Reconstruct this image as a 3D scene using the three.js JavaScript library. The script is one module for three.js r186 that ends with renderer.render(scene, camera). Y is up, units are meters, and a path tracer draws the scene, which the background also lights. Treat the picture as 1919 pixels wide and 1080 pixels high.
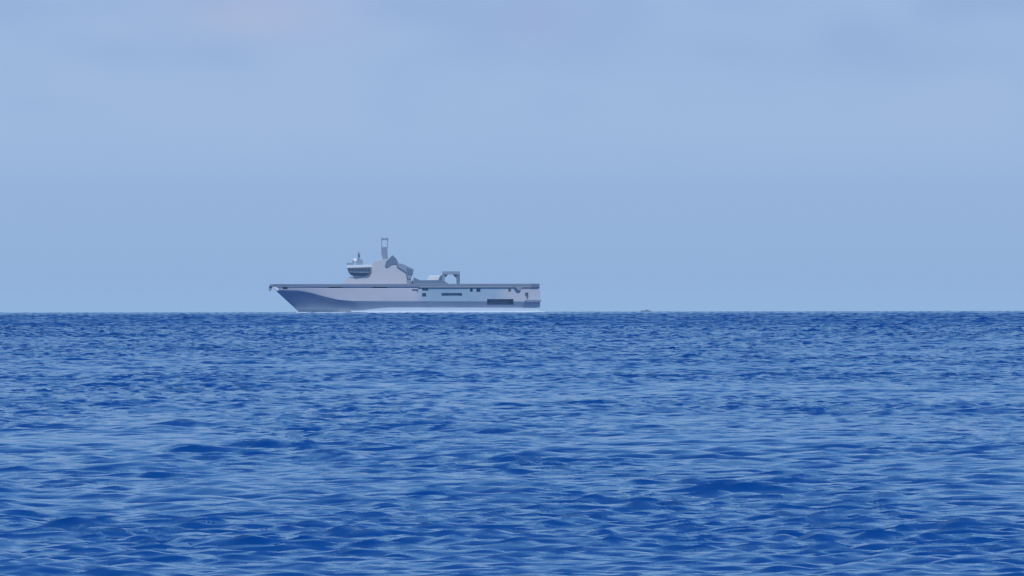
import * as THREE from 'three';
import { mergeGeometries, toCreasedNormals } from 'three/addons/utils/BufferGeometryUtils.js';
import { Brush, Evaluator, SUBTRACTION } from 'three-bvh-csg';

// ------------------------------------------------------------------ camera, sky, sun, exposure
const EYE = 8.0;                         // metres above the sea
const EARTH = 6371000;                   // the sea bends away with the earth
const camera = new THREE.PerspectiveCamera(3.041, 1919 / 1080, 1, 40000);
camera.position.set(0, EYE, 0);
camera.rotation.order = 'YXZ';
camera.rotation.x = 0.00067;
camera.rotation.z = -0.0016;

const renderer = new THREE.WebGLRenderer({ antialias: true });
renderer.setSize(1024, 577);
renderer.toneMapping = THREE.LinearToneMapping;
renderer.toneMappingExposure = 1;
renderer.shadowMap.enabled = true;

const scene = new THREE.Scene();

function randomFrom(seed) {
  let a = seed >>> 0;
  return () => { a = (a + 0x6D2B79F5) >>> 0; let t = a; t = Math.imul(t ^ (t >>> 15), t | 1); t ^= t + Math.imul(t ^ (t >>> 7), t | 61); return ((t ^ (t >>> 14)) >>> 0) / 4294967296; };
}
const clamp = (x, a = 0, b = 1) => Math.min(b, Math.max(a, x));
const smooth = (a, b, x) => { const t = clamp((x - a) / (b - a)); return t * t * (3 - 2 * t); };
const lerp = (a, b, t) => a + (b - a) * t;
const lattice = new Float32Array(65536); { const r = randomFrom(77); for (let i = 0; i < 65536; i++) lattice[i] = r() * 2 - 1; }
function noise2(x, y) {
  const xi = Math.floor(x), yi = Math.floor(y), fx = x - xi, fy = y - yi;
  const u = fx * fx * (3 - 2 * fx), v = fy * fy * (3 - 2 * fy);
  const g = (i, j) => lattice[((i & 255) + ((j & 255) << 8))];
  return lerp(lerp(g(xi, yi), g(xi + 1, yi), u), lerp(g(xi, yi + 1), g(xi + 1, yi + 1), u), v);
}
const fbm = (x, y, n = 4) => { let s = 0, a = 0.5; for (let i = 0; i < n; i++) { s += a * noise2(x, y); x = x * 2.03 + 17.3; y = y * 2.01 + 9.1; a *= 0.5; } return s; };

// a thinly veiled, hazy blue sky: long flat cloud banks low over the horizon all the way round
function makeSky() {
  const W = 4096, H = 2048, data = new Float32Array(W * H * 4);
  // [azimuth, elevation, half width, half height (degrees), strength, kind] of the banks that stand over this part of the sea
  const bank = [
    [-2.28, 2.37, 0.42, 0.13, 0.95, 'pale'], [-1.62, 2.25, 0.5, 0.12, 0.5, 'violet'], [0.18, 2.3, 0.36, 0.18, 0.5, 'violet'], [-1.9, 2.6, 0.6, 0.14, 0.5, 'violet'],
    [-3.4, 2.1, 0.4, 0.06, 0.7, 'blue'], [-2.45, 2.07, 0.45, 0.06, 0.7, 'blue'], [-0.4, 1.98, 0.55, 0.07, 0.55, 'blue'], [-0.75, 2.35, 0.4, 0.16, 0.5, 'blue'],
    [1.8, 2.07, 0.32, 0.075, 0.75, 'blue'], [2.83, 2.17, 0.32, 0.065, 0.75, 'blue'], [3.3, 1.98, 0.7, 0.045, 0.6, 'blue'],
    [-3.9, 1.62, 0.5, 0.035, 0.6, 'blue'], [0.4, 1.6, 0.24, 0.035, 0.6, 'blue'], [-1.0, 1.54, 0.13, 0.03, 0.35, 'blue'], [-4.2, 2.36, 0.3, 0.07, 0.45, 'blue'], [4.0, 2.45, 0.5, 0.05, 0.4, 'blue'],
  ];
  const shift = { pale: [0.05, 0.018, -0.015], violet: [0.026, -0.012, -0.01], blue: [-0.03, -0.028, -0.022] };
  const keys = [[0, [0.285, 0.445, 0.715]], [0.5, [0.305, 0.458, 0.712]], [0.95, [0.345, 0.484, 0.728]], [1.7, [0.318, 0.455, 0.715]], [8, [0.26, 0.49, 0.82]], [20, [0.17, 0.43, 0.81]], [45, [0.085, 0.25, 0.6]], [90, [0.05, 0.16, 0.47]]];
  for (let j = 0; j < H; j++) {
    const el = (j + 0.5) / H * 180 - 90;
    let k = 0; while (k < keys.length - 2 && el > keys[k + 1][0]) k++;
    const t = smooth(keys[k][0], keys[k + 1][0], el), base = [0, 1, 2].map((c) => lerp(keys[k][1][c], keys[k + 1][1][c], t));
    const veil = smooth(0.4, 2, el);
    for (let i = 0; i < W; i++) {
      const az = ((i + 0.5) / W - 0.25) * 360, o = (j * W + i) * 4;
      let r = base[0], g = base[1], b = base[2];
      if (el > -1) {
        const ring = Math.sin(az * Math.PI / 360) * 180;        // closes on itself behind the camera
        const n = fbm(ring * 1.3 + 3.1, el * 6 + 1.7, 3) * veil * 0.055 * (1 - smooth(15, 60, el) * 0.6) * (1 + smooth(3, 12, el) * 0.6);
        const n2 = fbm(ring * 0.35 + 40, el * 1.3 + 9, 3) * veil * 0.02;
        r += n + n2 * 1.3; g += n * 0.9 + n2 * 0.4; b += n * 0.55;
        if (Math.abs(az) < 7 && el < 4) for (const [a0, e0, a1, e1, s, kind] of bank) {
          const ca = a0 * 0.628, ce = e0 * 0.628, wa = a1 * 0.628, we = Math.max(0.05, e1 * 0.628);
          const wob = noise2(az * 3.1 + ca * 7, el * 9 + ce * 5) * 0.5;
          const q = ((az - ca) / wa) ** 2 + ((el - ce) / we + wob) ** 2;
          if (q < 8) { const f = s * Math.exp(-q * 0.8), d = shift[kind]; r += 1.35 * d[0] * f; g += 1.35 * d[1] * f; b += 1.35 * d[2] * f; }
        }
      }
      data[o] = r; data[o + 1] = g; data[o + 2] = b; data[o + 3] = 1;
    }
  }
  const t = new THREE.DataTexture(data, W, H, THREE.RGBAFormat, THREE.FloatType);
  t.mapping = THREE.EquirectangularReflectionMapping; t.colorSpace = THREE.LinearSRGBColorSpace;
  t.magFilter = t.minFilter = THREE.LinearFilter; t.wrapS = THREE.RepeatWrapping; t.needsUpdate = true;
  return t;
}
scene.background = scene.environment = makeSky();

const sun = new THREE.DirectionalLight(new THREE.Color(1, 0.95, 0.88), 2.6);
sun.name = 'sun';
sun.position.set(-80 + 600, 1250, -8016 + 850);        // high, behind the viewer and to the right
sun.target.position.set(-80, 0, -8016);
sun.castShadow = true; sun.shadow.radius = 6;
sun.shadow.camera.left = sun.shadow.camera.bottom = -180; sun.shadow.camera.right = sun.shadow.camera.top = 180; sun.shadow.camera.near = 10; sun.shadow.camera.far = 4000;
sun.shadow.mapSize.set(2048, 2048);
scene.add(sun, sun.target);

scene.fog = new THREE.FogExp2(new THREE.Color().setRGB(0.72, 0.84, 1.0), 0.000004);

// ------------------------------------------------------------------ the sea: one sheet of real waves, finer where it is near
const RAD = Math.PI / 180;
const waves = [];
{
  const r = randomFrom(20240), N = 90;
  for (let i = 0; i < N; i++) {
    const f = (i + r() * 0.9) / N, L = 0.55 * Math.pow(13 / 0.55, f);
    const spread = lerp(1.25, 0.8, f);
    const dir = Math.PI / 2 + 0.18 + (r() + r() + r() - 1.5) / 1.5 * spread * 1.3;      // travelling mostly towards the viewer
    const slope = (L < 2 ? 0.0365 : 0.033) * (L > 4.8 ? Math.pow(4.8 / L, 1.6) : 1) * (0.6 + 0.8 * r());
    const k = 2 * Math.PI / L;
    waves.push({ L, k, kx: k * Math.cos(dir), kz: k * Math.sin(dir), cx: Math.cos(dir), cz: Math.sin(dir), a: slope / k, s: slope, p: r() * 7, small: 1 - smooth(1.5, 4, L), q: L > 0.9 ? 0.75 : 0.3 });
  }
}
function makeSea() {
  const zones = [
    { from: 240, to: 1000, rows: 1300, step: 0.0005, half: 3.9 },
    { from: 1000, to: 3000, rows: 1500, step: 0.00042, half: 3.4 },
    { from: 3000, to: 6000, rows: 2050, step: 0.0007, half: 3.3 },
    { from: 6000, to: 12500, rows: 1300, step: 0.0008, half: 3.3 },
  ];
  const position = [], normal = [], uv = [], index = [];
  function angles(step, half) {
    const n = Math.ceil(half * RAD / step), a = [];
    for (let i = -n; i <= n; i++) a.push(i * step);
    const side = []; let s = step * 3, x = n * step;
    while (x + s < Math.PI) { x += s; side.push(x); s = Math.min(s * 2.4, 0.5); }
    return [...side.slice().reverse().map((v) => -v), ...a, ...side];
  }
  let last = null;
  function addRow(ang, radius, gap) {
    const first = position.length / 3;
    for (let i = 0; i < ang.length; i++) {
      const t = ang[i], x0 = radius * Math.sin(t), z0 = -radius * Math.cos(t);
      const arc = radius * Math.max((ang[i + 1] ?? Math.PI) - t, t - (ang[i - 1] ?? -Math.PI));
      const cut = arc * (Math.abs(t) < 3.2 * RAD ? 0.8 : 2.2);
      const gust = clamp(1 + 1.15 * fbm(x0 / 42 + 5, z0 / 150 + 2, 3) + 0.5 * noise2(x0 / 11, z0 / 46), 0.3, 1.75);
      const swell = 1 + 0.55 * noise2(x0 / 24 + 31, z0 / 33 + 8);
      const farSteepen = 1 + 0.95 * smooth(700, 3800, radius);                // waves made steeper farther out to darken the far sea
      let dx = 0, dy = 0, dz = 0, sx = 0, sz = 0, nq = 0;
      for (const w of waves) {
        if (w.L < cut) continue;
        const m = farSteepen * lerp(swell, gust, w.small), ph = w.kx * x0 + w.kz * z0 + w.p, c = Math.cos(ph), sn = Math.sin(ph), a = w.a * m;
        dy += a * c; dx -= w.q * a * w.cx * sn; dz -= w.q * a * w.cz * sn;
        sx += w.kx * a * -sn; sz += w.kz * a * -sn; nq += w.q * w.s * m * c;
      }
      position.push(x0 + dx, dy - radius * radius / (2 * EARTH), z0 + dz);
      const ny = Math.max(0.25, 1 - nq), l = Math.hypot(sx, ny, sz);
      normal.push(-sx / l, ny / l, -sz / l);
      uv.push(x0, z0);
    }
    if (last) {                                                        // zip this row to the one before, whatever their counts
      const A = last.ang, B = ang; let i = 0, j = 0;
      while (i < A.length - 1 || j < B.length - 1) {
        const a = last.first + i, b = first + j;
        if (j >= B.length - 1 || (i < A.length - 1 && A[i + 1] <= B[j + 1])) { index.push(a, a + 1, b); i++; } else { index.push(a, b + 1, b); j++; }
      }
      index.push(last.first + A.length - 1, last.first, first, last.first + A.length - 1, first, first + B.length - 1);
    }
    last = { ang, first };
  }
  // below and behind the frame, to the viewer's feet
  const wide = angles(0.008, 12);
  for (let i = 0; i < 40; i++) addRow(wide, 0.5 * Math.pow(236 / 0.5, i / 39));
  for (const z of zones) {
    const ang = angles(z.step, z.half);
    for (let i = 0; i < z.rows; i++) { const t = i / z.rows; addRow(ang, z.from * Math.pow(z.to / z.from, t)); }
  }
  const g = new THREE.BufferGeometry();
  g.setAttribute('position', new THREE.Float32BufferAttribute(position, 3));
  g.setAttribute('normal', new THREE.Float32BufferAttribute(normal, 3));
  g.setAttribute('uv', new THREE.Float32BufferAttribute(uv, 2));
  g.setIndex(new THREE.Uint32BufferAttribute(index, 1));
  console.log('sea triangles', index.length / 3);
  const m = new THREE.MeshPhysicalMaterial({ color: new THREE.Color().setRGB(0.001, 0.052, 0.225), roughness: 0.07, ior: 1.333 });
  m.name = 'sea_water';
  const o = new THREE.Mesh(g, m);
  o.name = 'sea'; o.userData = { kind: 'structure', label: 'deep blue choppy open sea reaching the horizon', category: 'sea' };
  o.receiveShadow = true; o.castShadow = true;
  scene.add(o);
}
makeSea();

// ------------------------------------------------------------------ the ship
const FAR = 8016, S = 0.394, MID = 760;                              // distance; metres per pixel there; pixel column of the ship's middle
const X = (px) => (px - MID) * S, Y = (py) => (586 - py) * S;
const paint = (name, r, g, b, rough = 0.6) => { const m = new THREE.MeshStandardMaterial({ color: new THREE.Color().setRGB(r, g, b), roughness: rough }); m.name = name; return m; };
const M = {
  hull: new THREE.MeshStandardMaterial({ vertexColors: true, roughness: 0.6 }),
  island: paint('pale_grey_paint', 0.52, 0.54, 0.6), mid: paint('mid_grey_paint', 0.25, 0.33, 0.42), dark: paint('dark_grey_paint', 0.14, 0.21, 0.31), deck: paint('deck_coating', 0.22, 0.275, 0.37, 0.9),
  white: paint('white_paint', 0.75, 0.78, 0.8, 0.5), glass: paint('bridge_glass', 0.07, 0.11, 0.17, 0.15), stripe: paint('pale_waterline_band', 0.5, 0.62, 0.74), foam: paint('foam', 0.75, 0.8, 0.85, 0.9),
};
M.hull.name = 'weathered_hull_paint';
const ship = new THREE.Group();
ship.name = 'warship';
ship.position.set((MID - 959.5) * S, -FAR * FAR / (2 * EARTH), -FAR);
ship.userData = { label: 'pale grey flat-decked warship with tall bridge island, sailing left along the horizon', category: 'warship' };
scene.add(ship);
function part(name, geometry, material, parent = ship, label) {
  const o = new THREE.Mesh(geometry, material);
  o.name = name; o.castShadow = o.receiveShadow = true; if (label) o.userData.label = label;
  parent.add(o); return o;
}
const box = (p0, p1, q0, q1, z0, z1) => { const g = new THREE.BoxGeometry((p1 - p0) * S, (q1 - q0) * S, z1 - z0); g.translate(X((p0 + p1) / 2), Y((q0 + q1) / 2), (z0 + z1) / 2); return g; };
function prism(points, z0, z1, bevel = 0.15) {                       // an outline in the ship's side view, given a real breadth
  const s = new THREE.Shape(points.map(([px, py]) => new THREE.Vector2(X(px), Y(py))));
  const g = new THREE.ExtrudeGeometry(s, { depth: z1 - z0 - 2 * bevel, bevelEnabled: bevel > 0, bevelThickness: bevel, bevelSize: bevel, bevelOffset: -bevel, bevelSegments: 1 });
  g.translate(0, 0, z0 + bevel); return g;
}
const rod = (a, b, r0, r1 = r0) => { const v = new THREE.Vector3().subVectors(b, a), g = new THREE.CylinderGeometry(r1, r0, v.length(), 10); g.translate(0, v.length() / 2, 0); g.applyQuaternion(new THREE.Quaternion().setFromUnitVectors(new THREE.Vector3(0, 1, 0), v.normalize())); g.translate(a.x, a.y, a.z); return g; };
const at = (px, py, z) => new THREE.Vector3(X(px), Y(py), z);

// hull: raked stem, a knuckle that sweeps down from the bow, flare below it
const HULL_TOP = 535.5, STERN = 1012;
const kneePx = [[505, 543], [560, 544], [578, 548], [600, 556], [618, 561], [645, 564], [1020, 565.5]];
function knee(px) { let i = 0; while (i < kneePx.length - 2 && px > kneePx[i + 1][0]) i++; const [a, b] = [kneePx[i], kneePx[i + 1]]; const t = clamp((px - a[0]) / (b[0] - a[0])); return lerp(a[1], b[1], t); }
const stem = (py) => (py > 544 ? 517 + (py - 544) * 1.08 : 517 - (544 - py) * 0.6);
const fullness = (u, run, power) => 1 - Math.pow(1 - clamp(u / run), power);
function hullPoint(u, v) {                                           // v: 0 under water, 1 at the knuckle, 2 at the deck
  const guess = 517 + (STERN - 517) * u, k = knee(guess), low = 604;
  const py = v <= 1 ? lerp(low, k, v) : lerp(k, HULL_TOP, v - 1);
  const px = stem(py) + (STERN - stem(py)) * u;
  const bl = 0.4 + 8.2 * fullness(u, 0.42, 1.6), bk = 7 + 8.9 * fullness(u, 0.22, 2.0), bt = bk - 0.25;
  const b = v <= 1 ? lerp(bl, bk, v) : lerp(bk, bt, v - 1);
  return [X(px), Y(py), b];
}
{
  const NU = 150, levels = [0, 0.15, 0.3, 0.45, 0.6, 0.72, 0.84, 0.93, 1, 1.2, 1.4, 1.6, 1.8, 2];
  const us = []; for (let i = 0; i <= NU; i++) us.push(Math.pow(i / NU, 1.35));
  const pos = [], idx = [], NV = levels.length, ring = NV * 2;
  for (const u of us) { const P = levels.map((v) => hullPoint(u, v)); for (const p of P) pos.push(p[0], p[1], p[2]); for (const p of P.slice().reverse()) pos.push(p[0], p[1], -p[2]); }
  for (let i = 0; i < NU; i++) for (let j = 0; j < ring; j++) { const a = i * ring + j, b = i * ring + (j + 1) % ring, c = a + ring, d = b + ring; idx.push(a, c, b, b, c, d); }
  for (const [row, flip] of [[0, false], [NU, true]]) for (let j = 0; j < NV - 1; j++) { const a = row * ring + j, b = a + 1, d = row * ring + ring - 1 - j, c = d - 1; idx.push(...(flip ? [a, c, b, a, d, c] : [a, b, c, a, c, d])); }
  let g = new THREE.BufferGeometry();
  g.setAttribute('position', new THREE.Float32BufferAttribute(pos, 3)); g.setIndex(idx); g.computeVertexNormals();
  // openings in the port side: [left, right, top, bottom, depth in metres]
  const holes = [
    [913, 962, 561, 571.5, 7], [828, 866, 549.5, 554.5, 3], [881, 886, 541, 547, 3], [893, 900.5, 540.5, 547.5, 3], [952.5, 957.5, 541, 547, 2], [773, 784, 542, 548, 1.2],
    [792, 803, 533, 545, 3], [791.5, 799, 549.5, 556, 3], [984, 990, 549, 561, 2], [531, 540, 533, 541.5, 5], [618, 641, 533, 538.5, 2.5], [700, 727, 533, 539, 2.5],
  ];
  const ev = new Evaluator(); ev.attributes = ['position', 'normal']; ev.useGroups = false;
  let brush = new Brush(g, M.hull); brush.updateMatrixWorld();
  for (const [a, b, c, d, deep] of holes) {
    const u = clamp(((a + b) / 2 - 517) / (STERN - 517)), out = hullPoint(u, 1.5)[2];
    const h = box(a, b, c, d, out - deep, out + 6); h.deleteAttribute('uv');
    const hb = new Brush(h, M.hull); hb.updateMatrixWorld();
    brush = ev.evaluate(brush, hb, SUBTRACTION);
  }
  g = brush.geometry.clone(); g.clearGroups();
  g = toCreasedNormals(g.index ? g.toNonIndexed() : g, 0.16);
  const p = g.attributes.position, col = new Float32Array(p.count * 3);
  for (let i = 0; i < p.count; i++) {                                // paint that has weathered unevenly from plate to plate
    const x = p.getX(i), y = p.getY(i), plate = noise2(Math.floor(x / 9) * 3.7 + 11, Math.floor(y / 4) * 5.1 + 3) * 0.02 + fbm(x / 30 + 4, y / 9 + 2, 3) * 0.05;
    const blue = smooth(X(775), X(800), x) * (1 - smooth(X(925), X(955), x));            // bluer stretch aft of the middle, fading at both ends
    const lowSeaTint = y < Y(knee(x / S + MID)) - 0.05;                                     // bluer below the knuckle: sea reflection put into the hull colour
    if (lowSeaTint) { col[i * 3] = 0.33 + plate; col[i * 3 + 1] = 0.43 + plate; col[i * 3 + 2] = 0.56 + plate; continue; }
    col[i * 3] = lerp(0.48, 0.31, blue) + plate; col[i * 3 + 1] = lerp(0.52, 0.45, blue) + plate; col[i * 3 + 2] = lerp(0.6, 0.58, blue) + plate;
  }
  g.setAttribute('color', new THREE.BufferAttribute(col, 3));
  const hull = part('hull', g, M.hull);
  // pale band added along the waterline, standing in for a bright line there
  const sp = [], si = [], n = 90;
  for (let i = 0; i <= n; i++) {
    const u = lerp(0.22, 0.9995, i / n), top = lerp(583, 576.5, smooth(0.22, 0.4, u));
    for (const py of [top, 588]) { const v = clamp((604 - py) / (604 - 565), 0, 1); const q = hullPoint(u, v); sp.push(q[0], q[1], hullPoint(u, clamp((604 - top) / 39))[2] + 0.1); }
    if (i) si.push((i - 1) * 2, (i - 1) * 2 + 1, i * 2, i * 2, (i - 1) * 2 + 1, i * 2 + 1);
  }
  const sg = new THREE.BufferGeometry(); sg.setAttribute('position', new THREE.Float32BufferAttribute(sp, 3)); sg.setIndex(si); sg.computeVertexNormals();
  part('waterline_band', sg, M.stripe, hull, 'added pale band along the waterline');
  part('stern_ledge', box(985, 1014, 562, 566, 9, 16.9), M.mid, hull);  // ledge in darker grey, its shadow put into the colour
  part('sponson', prism([[964, 535], [981, 535], [976, 545], [970, 545]], 14.5, 17.2), M.mid, hull);
  part('bow_bulwark', prism([[512, 536], [530, 536], [528, 542], [519, 545.5]], -4, 8.1), M.white, hull, 'bright plating at the stem');
}
{ // flight deck
  const s = new THREE.Shape(), edge = [[507, 7.4]];
  for (let i = 0; i <= 12; i++) { const u = 0.25 * i / 12; edge.push([512 + (STERN - 512) * u, hullPoint(u, 2)[2] + lerp(0.25, 0.9, i / 12)]); }
  edge.push([1009, 16.6]);
  edge.forEach(([px, z], i) => (i ? s.lineTo(X(px), z) : s.moveTo(X(px), z))); edge.reverse().forEach(([px, z]) => s.lineTo(X(px), -z));
  const g = new THREE.ExtrudeGeometry(s, { depth: 1.5, bevelEnabled: true, bevelSize: 0.2, bevelThickness: 0.2, bevelSegments: 1 });
  g.rotateX(-Math.PI / 2); g.translate(0, Y(535) + 0.2, 0);
  const deck = part('flight_deck', g, M.deck);
  part('deck_overhang', prism([[505, 534], [510, 533], [511, 538], [507, 545], [504.5, 544]], -6, 6.5), M.mid, deck);
  part('gallery', box(786, 1000, 535.6, 537.4, 15, 17.0), M.mid, deck);
  part('deck_end', box(997, 1011, 530.6, 537.4, -14, 17.15), M.dark, deck);
}
{ // bridge island, on the far (starboard) side of the deck
  const island = part('island', prism([[644, 531.5], [648, 523], [655, 517], [683, 515], [690, 505], [696, 493], [704, 487], [722, 484], [734, 489], [748, 493], [764, 501], [768, 520], [774, 524], [775, 531.5]], -15.5, -6), M.island);
  part('bridge_front', prism([[653, 508], [694, 508], [690, 513], [681, 516], [668, 518], [657, 513]], -15, -5), M.dark, island);
  part('bridge', prism([[650, 499.5], [696, 497.5], [697, 508], [693, 510.5], [676, 510.5], [654, 509]], -16.5, -3.5), M.dark, island);
  for (let k = 0; k < 7; k++) part('window', box(653 + k * 6, 658.2 + k * 6, 501.5, 506.5, -3.7, -3.4), M.glass, island);
  part('bridge_roof', prism([[649, 496], [696, 494.5], [697, 499], [650, 500.5]], -16.8, -3.2), M.white, island, 'bright roof of the bridge');
  part('roof_platform', box(650, 663, 490.5, 494.5, -13, -6), M.mid, island);
  const dome = new THREE.SphereGeometry(1.7, 20, 14); dome.translate(X(664.5), Y(486.5), -8); part('radome', dome, M.white, island, 'white radar dome');
  part('mast_foot', prism([[667, 494], [669, 485], [678, 484], [681, 489], [679, 494]], -11, -7), M.mid, island);
  part('fore_mast', mergeGeometries([rod(at(673, 486, -9), at(672.5, 470, -9), 1.0, 0.5), box(669.5, 676.5, 474, 475.2, -11, -7)]), M.mid, island);
  part('radar_block', prism([[722, 498], [724, 488], [736, 476.5], [742, 482], [748, 493], [735, 494], [727, 500]], -13, -5.5), M.dark, island, 'dark radar block behind the mast');
  const mast = part('main_mast', prism([[714.5, 461], [726, 461], [727, 482], [724, 486], [718, 486], [715, 474]], -11, -8), M.mid, island);
  part('mast_pole', rod(at(715.5, 462, -9.5), at(715.5, 443, -9.5), 0.28), M.mid, mast); part('mast_pole', rod(at(726.5, 462, -9.5), at(726.5, 443.5, -9.5), 0.28), M.mid, mast);
  part('mast_yard', box(714.5, 728, 444.5, 448, -9.9, -9.1), M.mid, mast);
  part('funnel', prism([[744, 491], [756, 493], [774.5, 502.5], [773, 513], [770, 521], [764, 521], [762, 509], [746, 499]], -12.5, -5.2), M.mid, island);
  part('funnel_cap', prism([[762.5, 500], [775, 503], [773.5, 514], [765, 513]], -12.8, -4.9), M.dark, island);
  part('side_door', box(763, 770, 521, 530.5, -6.2, -5.7), M.mid, island);
}
{ // after deck
  part('deck_house', prism([[775, 531.5], [775.5, 518], [787, 523.5], [828, 523], [844, 531.5]], -10, 6), M.dark);
  part('pale_deck_block', prism([[798, 524], [804, 515], [829, 514.5], [829, 524]], -9, -3, 0.4), M.white, ship, 'pale block beside the lifting frame');  // plain pale block filling the bright patch beside the frame
  const gantry = part('lifting_frame', box(829, 862, 507, 513, -3, 3), M.mid, ship, 'grey lifting frame on the after deck');
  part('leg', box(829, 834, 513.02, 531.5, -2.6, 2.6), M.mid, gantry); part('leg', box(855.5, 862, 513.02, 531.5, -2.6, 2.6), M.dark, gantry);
  part('brace', prism([[834, 512.8], [840, 512.8], [834, 519]], -1.5, 1.5, 0.05), M.mid, gantry); part('brace', prism([[848, 512.8], [855.5, 512.8], [855.5, 520]], -1.5, 1.5, 0.05), M.mid, gantry);
}

{ // white water along the ship's side
  const r = randomFrom(5), lumps = [];
  for (let i = 0; i < 420; i++) {
    const px = 556 + (1012 - 556) * Math.pow(r(), 0.85), u = clamp((px - 560) / (STERN - 560)), out = px > STERN ? 12 * (r() * 2 - 1) : hullPoint(u, 0.45)[2] + 0.3 + r() * 3.5;
    const g = new THREE.IcosahedronGeometry(1, 1); g.scale(2 + r() * 5, 0.15 + r() * 0.4, 0.6 + r()); g.rotateY((r() - 0.5) * 0.5); g.translate(X(px), 0.15, out); g.deleteAttribute('uv'); lumps.push(g);
  }
  const o = new THREE.Mesh(mergeGeometries(lumps), M.foam); o.name = 'wake_foam'; o.position.copy(ship.position); o.castShadow = o.receiveShadow = true;
  o.userData = { kind: 'stuff', label: 'thin line of white water along the ship', category: 'foam' };
  scene.add(o);
}

{ // a small craft far off, right of the ship, just breaking the horizon
  const D = 9600, s = 4.915e-5 * D, boat = new THREE.Group();
  boat.name = 'small_boat'; boat.scale.setScalar(1.3); boat.position.set((1211 - 959.5) * s, -D * D / (2 * EARTH), -D);
  boat.userData = { label: 'tiny dark boat on the horizon right of the warship', category: 'boat' };
  const add = (name, g) => { const o = new THREE.Mesh(g, M.dark); o.name = name; o.castShadow = o.receiveShadow = true; boat.add(o); };
  const sh = new THREE.Shape(); sh.moveTo(-3.6, 0.8); sh.lineTo(3.4, 0.6); sh.lineTo(3.2, -0.4); sh.lineTo(-2.6, -0.4);
  const hg = new THREE.ExtrudeGeometry(sh, { depth: 1.6, bevelEnabled: true, bevelSize: 0.2, bevelThickness: 0.4 }); hg.translate(0, 0, -0.8); add('hull', hg);
  const ch = new THREE.Shape(); ch.moveTo(-1.1, 0.7); ch.lineTo(-0.7, 1.3); ch.lineTo(1.5, 1.3); ch.lineTo(1.7, 0.7);
  const cg = new THREE.ExtrudeGeometry(ch, { depth: 1.2, bevelEnabled: true, bevelSize: 0.08, bevelThickness: 0.08 }); cg.translate(0, 0, -0.6); add('cabin', cg);
  scene.add(boat);
}

renderer.render(scene, camera);
